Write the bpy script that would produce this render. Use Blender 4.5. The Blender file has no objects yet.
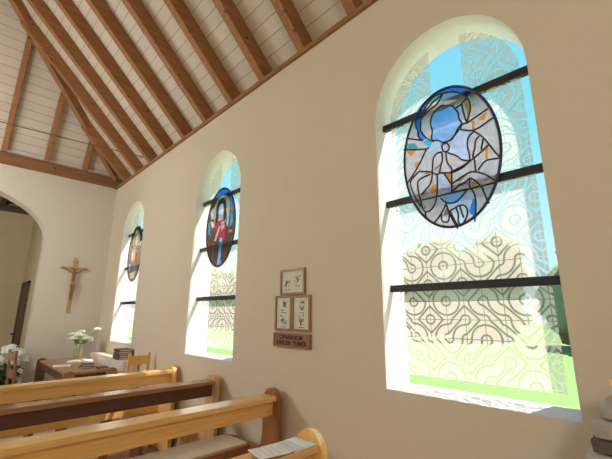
import bpy, bmesh, math, random
from mathutils import Vector, Matrix, noise
from mathutils.geometry import tessellate_polygon
random.seed(7)
SC = bpy.context.scene
COL = SC.collection
PI = math.pi

# ------------------------------------------------------------------ materials
class NT:
    """small helper to write node expressions"""
    def __init__(s, name):
        s.m = bpy.data.materials.new(name); s.m.use_nodes = True
        s.t = s.m.node_tree; s.t.nodes.clear()
        s.out = s.t.nodes.new('ShaderNodeOutputMaterial')
    def n(s, typ, **kw):
        nd = s.t.nodes.new(typ)
        for k, v in kw.items(): setattr(nd, k, v)
        return nd
    def link(s, a, b): s.t.links.new(a, b)
    def put(s, sock, v):
        if isinstance(v, (int, float)): sock.default_value = v
        elif isinstance(v, (tuple, list)): sock.default_value = tuple(v) if len(v) == len(sock.default_value) else tuple(v) + (1,)
        else: s.link(v, sock)
    def math(s, op, a, b=0.0, c=None):
        nd = s.n('ShaderNodeMath', operation=op)
        s.put(nd.inputs[0], a); s.put(nd.inputs[1], b)
        if c is not None: s.put(nd.inputs[2], c)
        return nd.outputs[0]
    def coord(s, kind='Object'):
        return s.n('ShaderNodeTexCoord').outputs[kind]
    def xyz(s, v):
        nd = s.n('ShaderNodeSeparateXYZ'); s.link(v, nd.inputs[0]); return nd.outputs
    def comb(s, x, y, z):
        nd = s.n('ShaderNodeCombineXYZ')
        for i, v in enumerate((x, y, z)): s.put(nd.inputs[i], v)
        return nd.outputs[0]
    def mapping(s, v, scale=(1, 1, 1), rot=(0, 0, 0), loc=(0, 0, 0)):
        nd = s.n('ShaderNodeMapping'); s.link(v, nd.inputs[0])
        nd.inputs['Scale'].default_value = scale; nd.inputs['Rotation'].default_value = rot
        nd.inputs['Location'].default_value = loc
        return nd.outputs[0]
    def noise(s, v, scale, detail=3, rough=.55, dist=0, out='Fac'):
        nd = s.n('ShaderNodeTexNoise'); s.link(v, nd.inputs['Vector'])
        nd.inputs['Scale'].default_value = scale; nd.inputs['Detail'].default_value = detail
        nd.inputs['Roughness'].default_value = rough; nd.inputs['Distortion'].default_value = dist
        return nd.outputs[out]
    def white(s, v, out='Value'):
        nd = s.n('ShaderNodeTexWhiteNoise', noise_dimensions='3D'); s.link(v, nd.inputs['Vector']); return nd.outputs[out]
    def ramp(s, f, stops, interp='LINEAR'):
        nd = s.n('ShaderNodeValToRGB'); s.put(nd.inputs[0], f); nd.color_ramp.interpolation = interp
        el = nd.color_ramp.elements
        while len(el) < len(stops): el.new(.5)
        for e, (p, c) in zip(el, stops): e.position = p; e.color = tuple(c) + (1,)
        return nd.outputs[0]
    def mix(s, f, a, b, blend='MIX'):
        nd = s.n('ShaderNodeMix', data_type='RGBA', blend_type=blend)
        s.put(nd.inputs[0], f); s.put(nd.inputs[6], a); s.put(nd.inputs[7], b)
        return nd.outputs[2]
    def bump(s, h, strength=.3, dist=.01):
        nd = s.n('ShaderNodeBump'); s.put(nd.inputs['Height'], h)
        nd.inputs['Strength'].default_value = strength; nd.inputs['Distance'].default_value = dist
        return nd.outputs[0]
    def bsdf(s, color, rough=.6, normal=None, **kw):
        nd = s.n('ShaderNodeBsdfPrincipled'); s.put(nd.inputs['Base Color'], color); s.put(nd.inputs['Roughness'], rough)
        if normal is not None: s.link(normal, nd.inputs['Normal'])
        for k, v in kw.items(): s.put(nd.inputs[k.replace('_', ' ')], v)
        return nd.outputs[0]
    def mixsh(s, f, a, b):
        nd = s.n('ShaderNodeMixShader'); s.put(nd.inputs[0], f); s.link(a, nd.inputs[1]); s.link(b, nd.inputs[2]); return nd.outputs[0]
    def done(s, sh): s.link(sh, s.out.inputs[0]); return s.m

def plain(name, c, rough=.6, bump=0, bscale=40, var=.12, **kw):
    t = NT(name); v = t.coord()
    f = t.noise(v, bscale, 4)
    col = t.mix(f, tuple(x * (1 - var) for x in c), tuple(min(1, x * (1 + var)) for x in c))
    nm = t.bump(f, bump, .005) if bump else None
    return t.done(t.bsdf(col, rough, nm, **kw))

def wood(name, dark, light, axis='Y', rough=.45, knots=True, scale=1.0, spec=.5):
    t = NT(name); v = t.coord()
    st = {'X': (.07, 1, 1), 'Y': (1, .07, 1), 'Z': (1, 1, .07)}[axis]
    oi = t.n('ShaderNodeObjectInfo').outputs['Random']
    vv = t.n('ShaderNodeVectorMath', operation='ADD'); t.link(v, vv.inputs[0]); t.link(t.comb(t.math('MULTIPLY', oi, 37.), t.math('MULTIPLY', oi, 11.), 0.), vv.inputs[1])
    a = t.mapping(vv.outputs[0], tuple(x * scale for x in st))
    g = t.noise(a, 22, 5, .6, 1.2); g2 = t.noise(a, 90, 3, .5, .3)
    f = t.math('ADD', t.math('MULTIPLY', g, .75), t.math('MULTIPLY', g2, .25))
    f = t.math('MULTIPLY_ADD', f, 2.2, -.6)
    col = t.ramp(f, [(0, dark), (.5, tuple((x + y) / 2 for x, y in zip(dark, light))), (1, light)])
    if knots:
        st2 = {'X': (.6, 1, 1), 'Y': (1, .6, 1), 'Z': (1, 1, .6)}[axis]
        vo = t.n('ShaderNodeTexVoronoi'); t.link(t.mapping(vv.outputs[0], st2), vo.inputs['Vector']); vo.inputs['Scale'].default_value = 7.5
        k = t.ramp(vo.outputs['Distance'], [(0, (1, 1, 1)), (.06, (1, 1, 1)), (.11, (0, 0, 0))])
        col = t.mix(t.math('MULTIPLY', k, .9), col, tuple(x * .25 for x in dark))
    return t.done(t.bsdf(col, rough, t.bump(g2, .06, .003), Specular_IOR_Level=spec))

def plaster(name, c, c2):
    t = NT(name); v = t.coord()
    f = t.noise(v, 2.2, 4, .6); f2 = t.noise(v, 70, 4, .7); f3 = t.noise(v, 14, 5, .7)
    col = t.mix(t.math('MULTIPLY_ADD', f3, .6, t.math('MULTIPLY', f, .4)), c, c2)
    h = t.math('ADD', t.math('MULTIPLY', f3, .6), t.math('MULTIPLY', f2, .4))
    return t.done(t.bsdf(col, .92, t.bump(h, .35, .006), Specular_IOR_Level=.15))

M = {}
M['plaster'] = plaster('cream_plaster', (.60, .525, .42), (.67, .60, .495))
M['plaster_end'] = plaster('lit_end_wall_plaster', (.60, .555, .475), (.68, .635, .555))  # cream plaster with the whiter light on this wall put into its colour
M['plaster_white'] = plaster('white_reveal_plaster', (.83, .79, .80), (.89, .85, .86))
M['plaster_chancel'] = plaster('shaded_chancel_plaster', (.44, .365, .235), (.51, .43, .285))  # same cream plaster, darkened by painting the chancel's shade into it
RED = (.24, .095, .036); ORA = (.50, .235, .085)
M['rafter_Y'] = wood('rafter_timber_y', (.22, .09, .04), (.42, .20, .088), 'Y', .6, spec=.3)
M['rafter_X'] = wood('rafter_timber_x', (.22, .09, .04), (.42, .20, .088), 'X', .6, spec=.3)
M['plate'] = wood('plate_timber', (.22, .10, .045), (.38, .19, .09), 'X', .6, spec=.3)
M['plate_end'] = wood('end_plate_timber', (.18, .08, .036), (.32, .155, .07), 'Y', .6, spec=.3)
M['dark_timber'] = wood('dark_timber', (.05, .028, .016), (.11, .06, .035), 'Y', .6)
M['pew_Y'] = wood('honey_wood_y', (.70, .38, .11), (.93, .61, .24), 'Y', .26, False, 1.)
M['pew_cap'] = wood('polished_rail_wood', (.70, .38, .11), (.93, .61, .24), 'Y', .16, False, 1., .9)
M['cap_brown'] = wood('polished_brown_rail_wood', (.26, .12, .05), (.42, .21, .09), 'Y', .16, False, 1., .9)
M['pew_Z'] = wood('honey_wood_z', (.70, .38, .11), (.93, .61, .24), 'Z', .3, False, 1.)
M['pew_red_Z'] = wood('reddish_wood_z', (.22, .08, .03), (.38, .16, .065), 'Z', .4, False)
M['pew_red_Y'] = wood('reddish_wood_y', (.22, .08, .03), (.38, .16, .065), 'Y', .4, False)
M['pew_dark_Y'] = wood('dark_stained_wood', (.075, .028, .018), (.15, .06, .035), 'Y', .4, False)
M['pew_lit_Z'] = wood('lit_pew_wood_z', (.52, .29, .14), (.72, .46, .26), 'Z', .5, False, .6)  # paler wood tone carries the light falling on the second pew's end panel
M['table_X'] = wood('table_wood', (.30, .15, .07), (.48, .27, .13), 'X', .38, False)
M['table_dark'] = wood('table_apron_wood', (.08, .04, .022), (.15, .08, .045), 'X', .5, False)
M['chair_red'] = wood('chair_wood_red', (.20, .09, .05), (.33, .16, .09), 'Z', .5, False)
M['cross_wood'] = wood('cross_wood', (.40, .22, .10), (.60, .37, .19), 'Z', .5, False)
M['corpus'] = plain('carved_limewood', (.26, .11, .05), .45, .2, 60)
M['cushion'] = plain('beige_seat_cloth', (.66, .60, .49), .95, .3, 260)
M['paper'] = plain('white_paper', (.82, .84, .85), .8, 0, 10, .02)
M['paper_lav'] = plain('pale_lavender_paper', (.72, .72, .80), .8, 0, 10, .02)
M['paper_mint'] = plain('pale_mint_paper', (.74, .90, .90), .7, 0, 10, .02)
M['dark_ink'] = plain('dark_drawing_ink', (.06, .06, .06), .8)
M['ink'] = plain('grey_ink', (.30, .30, .32), .8)
M['black'] = plain('black_iron', (.025, .025, .03), .45)
M['bar'] = plain('dark_steel_bar', (.014, .015, .02), .55)
M['lead'] = plain('lead_came', (.018, .018, .03), .5)
M['rim'] = plain('blue_black_rim', (.012, .014, .06), .45)
M['book'] = plain('dark_book_cover', (.06, .05, .05), .6)
M['book2'] = plain('brown_book_cover', (.12, .07, .05), .6)
M['page'] = plain('page_edges', (.74, .70, .62), .9)
M['cab'] = plain('cream_cabinet_paint', (.76, .70, .66), .5, 0, 5, .03)
M['cab_top'] = wood('cabinet_top_wood', (.70, .58, .46), (.84, .74, .62), 'X', .4, False)
M['leaf'] = plain('dark_leaf', (.03, .075, .03), .5, .2, 30, .4)
M['stem'] = plain('green_stem', (.13, .26, .07), .5)
M['petal'] = plain('white_petal', (.86, .88, .84), .7, 0, 20, .03)
M['petal_g'] = plain('greenish_white_petal', (.78, .86, .68), .7, 0, 20, .05)
M['pot'] = plain('terracotta_pot', (.30, .14, .08), .8, .2, 30)
M['amber_cup'] = plain('amber_glass_cup', (.95, .42, .06), .25, 0, 10, .05)
M['wax'] = plain('cream_wax', (.85, .78, .6), .5)
M['brass'] = plain('aged_brass', (.5, .36, .14), .35, Metallic=1.)
M['cable'] = plain('steel_cable', (.12, .10, .09), .5)
M['art_bg'] = plain('ivory_print_paper', (.62, .62, .52), .7, 0, 30, .05)
M['frame_w'] = wood('picture_frame_wood', (.24, .12, .06), (.36, .20, .11), 'Z', .4, False)
M['plaque_w'] = wood('plaque_wood', (.24, .10, .055), (.34, .16, .09), 'X', .4, False)
M['letters'] = plain('burnt_letters', (.05, .025, .018), .7)
M['pale_ink'] = plain('pale_ink', (.48, .50, .55), .8)
M['sill'] = plain('grey_sill_paint', (.48, .48, .52), .6, .1, 30, .04)
M['bounce_gravel'] = plain('added_strip_gravel', (.42, .40, .36), .9, .3, 25)
M['bark'] = plain('tree_bark', (.12, .09, .06), .9, .4, 12)

def grass_mat():
    t = NT('lawn_grass'); v = t.coord()
    f = t.noise(v, 1.3, 6, .7); f2 = t.noise(v, 30, 3)
    return t.done(t.bsdf(t.mix(t.math('MULTIPLY_ADD', f2, .5, t.math('MULTIPLY', f, .5)), (.085, .17, .04), (.20, .32, .10)), .9))
M['grass'] = grass_mat()
def foliage_mat(name, a, b):
    t = NT(name); v = t.coord()
    f = t.noise(v, 2.5, 6, .75); 
    return t.done(t.bsdf(t.mix(f, a, b), .8, t.bump(f, 1, .3)))
M['foliage'] = foliage_mat('tree_foliage', (.11, .16, .08), (.26, .33, .17))
M['foliage2'] = foliage_mat('pale_tree_foliage', (.16, .21, .12), (.36, .43, .26))

def floor_mat():
    t = NT('beige_floor_tiles'); v = t.coord(); x, y, z = t.xyz(v)
    def groove(a):
        fr = t.math('FRACT', t.math('DIVIDE', a, .4)); return t.math('LESS_THAN', t.math('MINIMUM', fr, t.math('SUBTRACT', 1., fr)), .012)
    g = t.math('MAXIMUM', groove(x), groove(y))
    f = t.noise(v, 6, 5, .65)
    c = t.mix(f, (.50, .42, .32), (.64, .56, .45))
    return t.done(t.bsdf(t.mix(g, c, (.34, .28, .21)), .45, t.bump(t.math('MULTIPLY', g, -1.), .4, .004)))
M['floor'] = floor_mat()

def plank_mat(name, axis, k, w, c1, c2, gap=(.20, .155, .11)):
    """boards running across the slope; axis = object axis the slope rises along"""
    t = NT(name); v = t.coord(); xs = t.xyz(v)
    s = t.math('MULTIPLY', xs[axis], k / w)
    fr = t.math('FRACT', s); idx = t.math('FLOOR', s)
    along = xs[1 - axis]
    seg = t.math('FLOOR', t.math('ADD', t.math('DIVIDE', along, 2.6), t.math('MULTIPLY', t.white(t.comb(idx, 3., 1.)), 5.)))
    rnd = t.white(t.comb(idx, seg, 0.))
    g = t.math('LESS_THAN', t.math('MINIMUM', fr, t.math('SUBTRACT', 1., fr)), .02)
    st = (.12, 1, 1) if axis == 1 else (1, .12, 1)
    f = t.noise(t.mapping(v, st), 28, 4, .6, .6)
    c = t.mix(t.math('MULTIPLY_ADD', f, .7, t.math('MULTIPLY', rnd, .3)), c1, c2)
    return t.done(t.bsdf(t.mix(g, c, gap), .75, t.bump(t.math('MULTIPLY', g, -1.), .5, .006), Specular_IOR_Level=.25))
PLANK_M = 1.8
M['plank_long'] = plank_mat('limewashed_boards_long_slope', 1, math.sqrt(2), .14, (.56, .49, .415), (.68, .615, .535))
M['plank_end'] = plank_mat('limewashed_boards_end_slope', 0, math.sqrt(1 + PLANK_M ** 2), .14, (.56, .49, .415), (.68, .615, .535))
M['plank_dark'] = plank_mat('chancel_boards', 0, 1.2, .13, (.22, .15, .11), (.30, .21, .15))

def clear_glass():
    t = NT('clear_glass')
    tr = t.n('ShaderNodeBsdfTransparent'); tr.inputs[0].default_value = (.97, .99, 1, 1)
    gl = t.n('ShaderNodeBsdfGlossy'); gl.inputs[0].default_value = (1, 1, 1, 1); gl.inputs['Roughness'].default_value = .03
    return t.done(t.mixsh(.04, tr.outputs[0], gl.outputs[0]))
M['clear'] = clear_glass()

def etched_glass():
    """frosted glass with clear strapwork: arcs of .25 and .75 cell about cell corners, diagonals, thin square grid"""
    t = NT('etched_window_glass'); v = t.coord(); x, y, z = t.xyz(v)
    c = .105
    U = t.math('DIVIDE', t.math('ADD', x, .326 + 4 * c), c); V = t.math('DIVIDE', t.math('SUBTRACT', z, 1.577 - 8 * c), c)
    iu, iv = t.math('FLOOR', U), t.math('FLOOR', V); u, w = t.math('FRACT', U), t.math('FRACT', V)
    def rnd(k): return t.white(t.comb(iu, iv, float(k)))
    # mirrored in pairs so rings and double arcs close up round the nodes
    pu = t.math('FLOORED_MODULO', iu, 2.); pv = t.math('FLOORED_MODULO', iv, 2.)
    def flip(a, parity, r, th):
        f = t.math('FLOORED_MODULO', t.math('ADD', parity, t.math('GREATER_THAN', r, th)), 2.)
        return t.math('ADD', t.math('MULTIPLY', a, t.math('SUBTRACT', 1., f)), t.math('MULTIPLY', t.math('SUBTRACT', 1., a), f))
    u2, w2 = flip(u, pu, rnd(3.3), .84), flip(w, pv, rnd(8.1), .84)
    rad = t.math('SQRT', t.math('ADD', t.math('MULTIPLY', u2, u2), t.math('MULTIPLY', w2, w2)))
    sm = t.math('ADD', u2, w2)
    def D(a, b, k=1.): return t.math('MULTIPLY', t.math('ABSOLUTE', t.math('SUBTRACT', a, b)), k)
    arcs = t.math('MINIMUM', D(rad, .25), D(rad, .75))
    dg = t.math('MINIMUM', D(sm, .25, .707), D(sm, .75, .707))
    isd = t.math('GREATER_THAN', rnd(5.7), .86)
    near = t.math('ADD', t.math('MULTIPLY', arcs, t.math('SUBTRACT', 1., isd)), t.math('MULTIPLY', dg, isd))
    cu_, cw_ = t.math('SUBTRACT', 1., u2), t.math('SUBTRACT', 1., w2)
    rad2 = t.math('SQRT', t.math('ADD', t.math('MULTIPLY', cu_, cu_), t.math('MULTIPLY', cw_, cw_)))
    far = t.math('MINIMUM', D(sm, 1.25, .707), D(rad2, .25))
    d = t.math('MINIMUM', near, far)
    band = t.math('LESS_THAN', d, .052)
    gr = t.math('MINIMUM', t.math('MINIMUM', u, t.math('SUBTRACT', 1., u)), t.math('MINIMUM', w, t.math('SUBTRACT', 1., w)))
    line = t.math('MAXIMUM', band, t.math('LESS_THAN', gr, .020))
    # frosted area limits
    inx = t.math('LESS_THAN', t.math('ABSOLUTE', t.math('SUBTRACT', x, .003)), .424)
    inb = t.math('GREATER_THAN', z, 1.145)
    ax = t.math('DIVIDE', t.math('SUBTRACT', x, .003), .430); az = t.math('DIVIDE', t.math('MAXIMUM', t.math('SUBTRACT', z, 2.823), 0.), .470)
    ina = t.math('LESS_THAN', t.math('ADD', t.math('MULTIPLY', ax, ax), t.math('MULTIPLY', az, az)), 1.)
    strip = t.math('MULTIPLY', t.math('LESS_THAN', t.math('ABSOLUTE', t.math('SUBTRACT', x, .007)), .107), t.math('GREATER_THAN', z, 2.72))
    fro = t.math('MULTIPLY', t.math('MULTIPLY', inx, inb), t.math('MULTIPLY', ina, t.math('SUBTRACT', 1., strip)))
    line = t.math('MULTIPLY', line, fro)
    fro = t.math('MULTIPLY', fro, t.math('SUBTRACT', 1., line))
    fn = t.noise(v, 9, 3)
    fc = t.mix(fn, (.74, .575, .56), (.80, .635, .62))
    tl = t.n('ShaderNodeBsdfTranslucent'); t.link(fc, tl.inputs[0])
    df = t.n('ShaderNodeBsdfDiffuse'); t.put(df.inputs[0], (.8, .8, .85))
    tr0 = t.n('ShaderNodeBsdfTransparent'); tr0.inputs[0].default_value = (.95, .95, .97, 1)
    body = t.mixsh(.3, tl.outputs[0], df.outputs[0])
    body = t.mixsh(.27, body, tr0.outputs[0])
    tr = t.n('ShaderNodeBsdfTransparent'); tr.inputs[0].default_value = (.97, .99, 1, 1)
    gl = t.n('ShaderNodeBsdfGlossy'); gl.inputs['Roughness'].default_value = .05
    clr = t.mixsh(.03, tr.outputs[0], gl.outputs[0])
    hz = t.n('ShaderNodeBsdfTranslucent'); hz.inputs[0].default_value = (.50, .48, .42, 1)
    clr = t.mixsh(t.math('MULTIPLY', line, .22), clr, hz.outputs[0])
    return t.done(t.mixsh(fro, clr, body))
M['etched'] = etched_glass()

def stained(name, c, thru=.5, var=.25, sc=14):
    thru = min(.8, thru + .25)
    t = NT(name); v = t.coord()
    f = t.noise(v, sc, 4, .6, 1.5)
    cc = t.mix(f, tuple(x * (1 - var) for x in c), tuple(min(1, x * (1 + var)) for x in c))
    tl = t.n('ShaderNodeBsdfTranslucent'); t.link(cc, tl.inputs[0])
    tr = t.n('ShaderNodeBsdfTransparent'); t.link(cc, tr.inputs[0])
    gl = t.n('ShaderNodeBsdfGlossy'); gl.inputs['Roughness'].default_value = .15
    return t.done(t.mixsh(.03, t.mixsh(thru, tl.outputs[0], tr.outputs[0]), gl.outputs[0]))
for nm, c, th in (('glass_base', (.56, .49, .56), .3), ('glass_base2', (.13, .085, .07), .3), ('glass_base1', (.36, .27, .22), .3), ('glass_blue', (.02, .22, .72), .5), ('glass_cyan', (.04, .50, .85), .5), ('glass_sky', (.26, .44, .90), .4),
                  ('glass_cream', (.85, .75, .58), .3), ('glass_amber', (.68, .24, .04), .3), ('glass_olive', (.48, .43, .20), .3), ('glass_brown', (.34, .16, .10), .3),
                  ('glass_teal', (.09, .34, .44), .4), ('glass_pale', (.52, .62, .80), .3), ('glass_haze', (.50, .54, .82), .3), ('glass_red', (.46, .05, .12), .3),
                  ('glass_dark', (.06, .045, .05), .3), ('glass_skin', (.80, .55, .45), .3), ('glass_tan', (.52, .44, .28), .3), ('glass_rose', (.72, .34, .40), .3), ('glass_umber', (.20, .09, .06), .3)):
    M[nm] = stained(nm, c, th)

def glow(name, c, s):
    t = NT(name); e = t.n('ShaderNodeEmission'); e.inputs[0].default_value = tuple(c) + (1,); e.inputs[1].default_value = s
    return t.done(e.outputs[0])

# ------------------------------------------------------------------ mesh helpers
class MB:
    def __init__(s): s.v = []; s.f = []; s.mi = []; s.smooth = []
    def add(s, vs, fs, mi=0, sm=False):
        o = len(s.v); s.v += [tuple(q) for q in vs]
        for f in fs: s.f.append([i + o for i in f]); s.mi.append(mi); s.smooth.append(sm)
        return s
    def box(s, x0, x1, y0, y1, z0, z1, mi=0, M4=None, bev=0.0):
        bm = bmesh.new(); bmesh.ops.create_cube(bm, size=1)
        for v in bm.verts: v.co = Vector(((x0 + x1) / 2 + v.co.x * (x1 - x0), (y0 + y1) / 2 + v.co.y * (y1 - y0), (z0 + z1) / 2 + v.co.z * (z1 - z0)))
        if bev: bmesh.ops.bevel(bm, geom=bm.edges[:], offset=bev, segments=2, profile=.6, affect='EDGES')
        if M4 is not None: bm.transform(M4)
        s.bm(bm, mi); return s
    def bm(s, bm, mi=0, sm=False):
        bm.verts.index_update(); s.add([v.co for v in bm.verts], [[v.index for v in f.verts] for f in bm.faces], mi, sm); bm.free()
    def prism(s, pts, a0, a1, axis='y', mi=0, bev=0.0, M4=None):
        """extrude a closed 2-D outline; axis y: pts are (x,z); axis x: pts are (y,z); axis z: pts are (x,y)"""
        def P(q, a): return {'y': (q[0], a, q[1]), 'x': (a, q[0], q[1]), 'z': (q[0], q[1], a)}[axis]
        bm = bmesh.new(); A = [bm.verts.new(P(q, a0)) for q in pts]; B = [bm.verts.new(P(q, a1)) for q in pts]
        n = len(pts); bm.faces.new(A); bm.faces.new(B[::-1])
        for i in range(n): bm.faces.new((A[i], B[i], B[(i + 1) % n], A[(i + 1) % n]))
        bmesh.ops.recalc_face_normals(bm, faces=bm.faces[:])
        if bev:
            e = [e for e in bm.edges if all(len(f.verts) > 4 or True for f in e.link_faces) and any(len(f.verts) == n for f in e.link_faces)]
            bmesh.ops.bevel(bm, geom=e, offset=bev, segments=2, profile=.6, affect='EDGES')
        if M4 is not None: bm.transform(M4)
        s.bm(bm, mi); return s
    def tube(s, pts, r, n=8, mi=0, sm=True, caps=True):
        pts = [Vector(p) for p in pts]; rs = r if isinstance(r, (list, tuple)) else [r] * len(pts)
        rings = []; prev = None
        for i, p in enumerate(pts):
            d = (pts[min(i + 1, len(pts) - 1)] - pts[max(i - 1, 0)]).normalized()
            a = d.cross(Vector((0, 0, 1))) if prev is None else prev - d * prev.dot(d)
            if a.length < 1e-4: a = d.cross(Vector((0, 1, 0)))
            a.normalize(); b = d.cross(a); prev = a
            rings.append([p + (a * math.cos(2 * PI * k / n) + b * math.sin(2 * PI * k / n)) * rs[i] for k in range(n)])
        vs = [q for R_ in rings for q in R_]; fs = []
        for i in range(len(rings) - 1):
            for k in range(n): fs.append((i * n + k, i * n + (k + 1) % n, (i + 1) * n + (k + 1) % n, (i + 1) * n + k))
        if caps: fs.append(tuple(range(n))[::-1]); fs.append(tuple((len(rings) - 1) * n + k for k in range(n)))
        s.add(vs, fs, mi, sm); return s
    def lathe(s, prof, c=(0, 0, 0), n=24, mi=0, sm=True, caps=True):
        vs = []; fs = []
        for (r, z) in prof:
            for k in range(n): vs.append((c[0] + r * math.cos(2 * PI * k / n), c[1] + r * math.sin(2 * PI * k / n), c[2] + z))
        for i in range(len(prof) - 1):
            for k in range(n): fs.append((i * n + k, i * n + (k + 1) % n, (i + 1) * n + (k + 1) % n, (i + 1) * n + k))
        if caps: fs.append(tuple(range(n))[::-1]); fs.append(tuple((len(prof) - 1) * n + k for k in range(n)))
        s.add(vs, fs, mi, sm); return s
    def blob(s, c, r, sub=2, amp=.15, fr=3., mi=0, seed=0, squash=(1, 1, 1), sm=True):
        bm = bmesh.new(); bmesh.ops.create_icosphere(bm, subdivisions=sub, radius=1)
        for v in bm.verts:
            d = 1 + amp * noise.noise(v.co * fr + Vector((seed * 7.1, seed * 3.3, seed)))
            v.co = Vector((c[0] + v.co.x * r * d * squash[0], c[1] + v.co.y * r * d * squash[1], c[2] + v.co.z * r * d * squash[2]))
        s.bm(bm, mi, sm); return s
    def build(s, name, mats, parent=None, loc=None, rot=None):
        me = bpy.data.meshes.new(name); me.from_pydata(s.v, [], s.f)
        for m in (mats if isinstance(mats, (list, tuple)) else [mats]): me.materials.append(M[m] if isinstance(m, str) else m)
        for p, mi, sm in zip(me.polygons, s.mi, s.smooth): p.material_index = mi; p.use_smooth = sm
        me.validate(); me.update()
        o = bpy.data.objects.new(name, me); COL.objects.link(o)
        if parent is not None: o.parent = parent
        if loc is not None: o.location = loc
        if rot is not None: o.rotation_euler = rot
        return o

def empty(name, loc=(0, 0, 0), rz=0.0):
    o = bpy.data.objects.new(name, None); COL.objects.link(o); o.location = loc; o.rotation_euler = (0, 0, rz); o.empty_display_size = .1
    return o
def tag(o, label=None, cat=None, group=None, kind=None):
    if label: o['label'] = label
    if cat: o['category'] = cat
    if group: o['group'] = group
    if kind: o['kind'] = kind
    return o
def struct(o): o['kind'] = 'structure'; return o
def kids(o): return [c for c in COL.objects if c.parent == o]
def dup(root, loc, rz=None, label=None):
    r = root.copy(); COL.objects.link(r); r.location = loc
    if rz is not None: r.rotation_euler = (0, 0, rz)
    if label: r['label'] = label
    for ch in kids(root):
        c = ch.copy(); COL.objects.link(c); c.parent = r
        for g in kids(ch):
            d = g.copy(); COL.objects.link(d); d.parent = c
    return r

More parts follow.
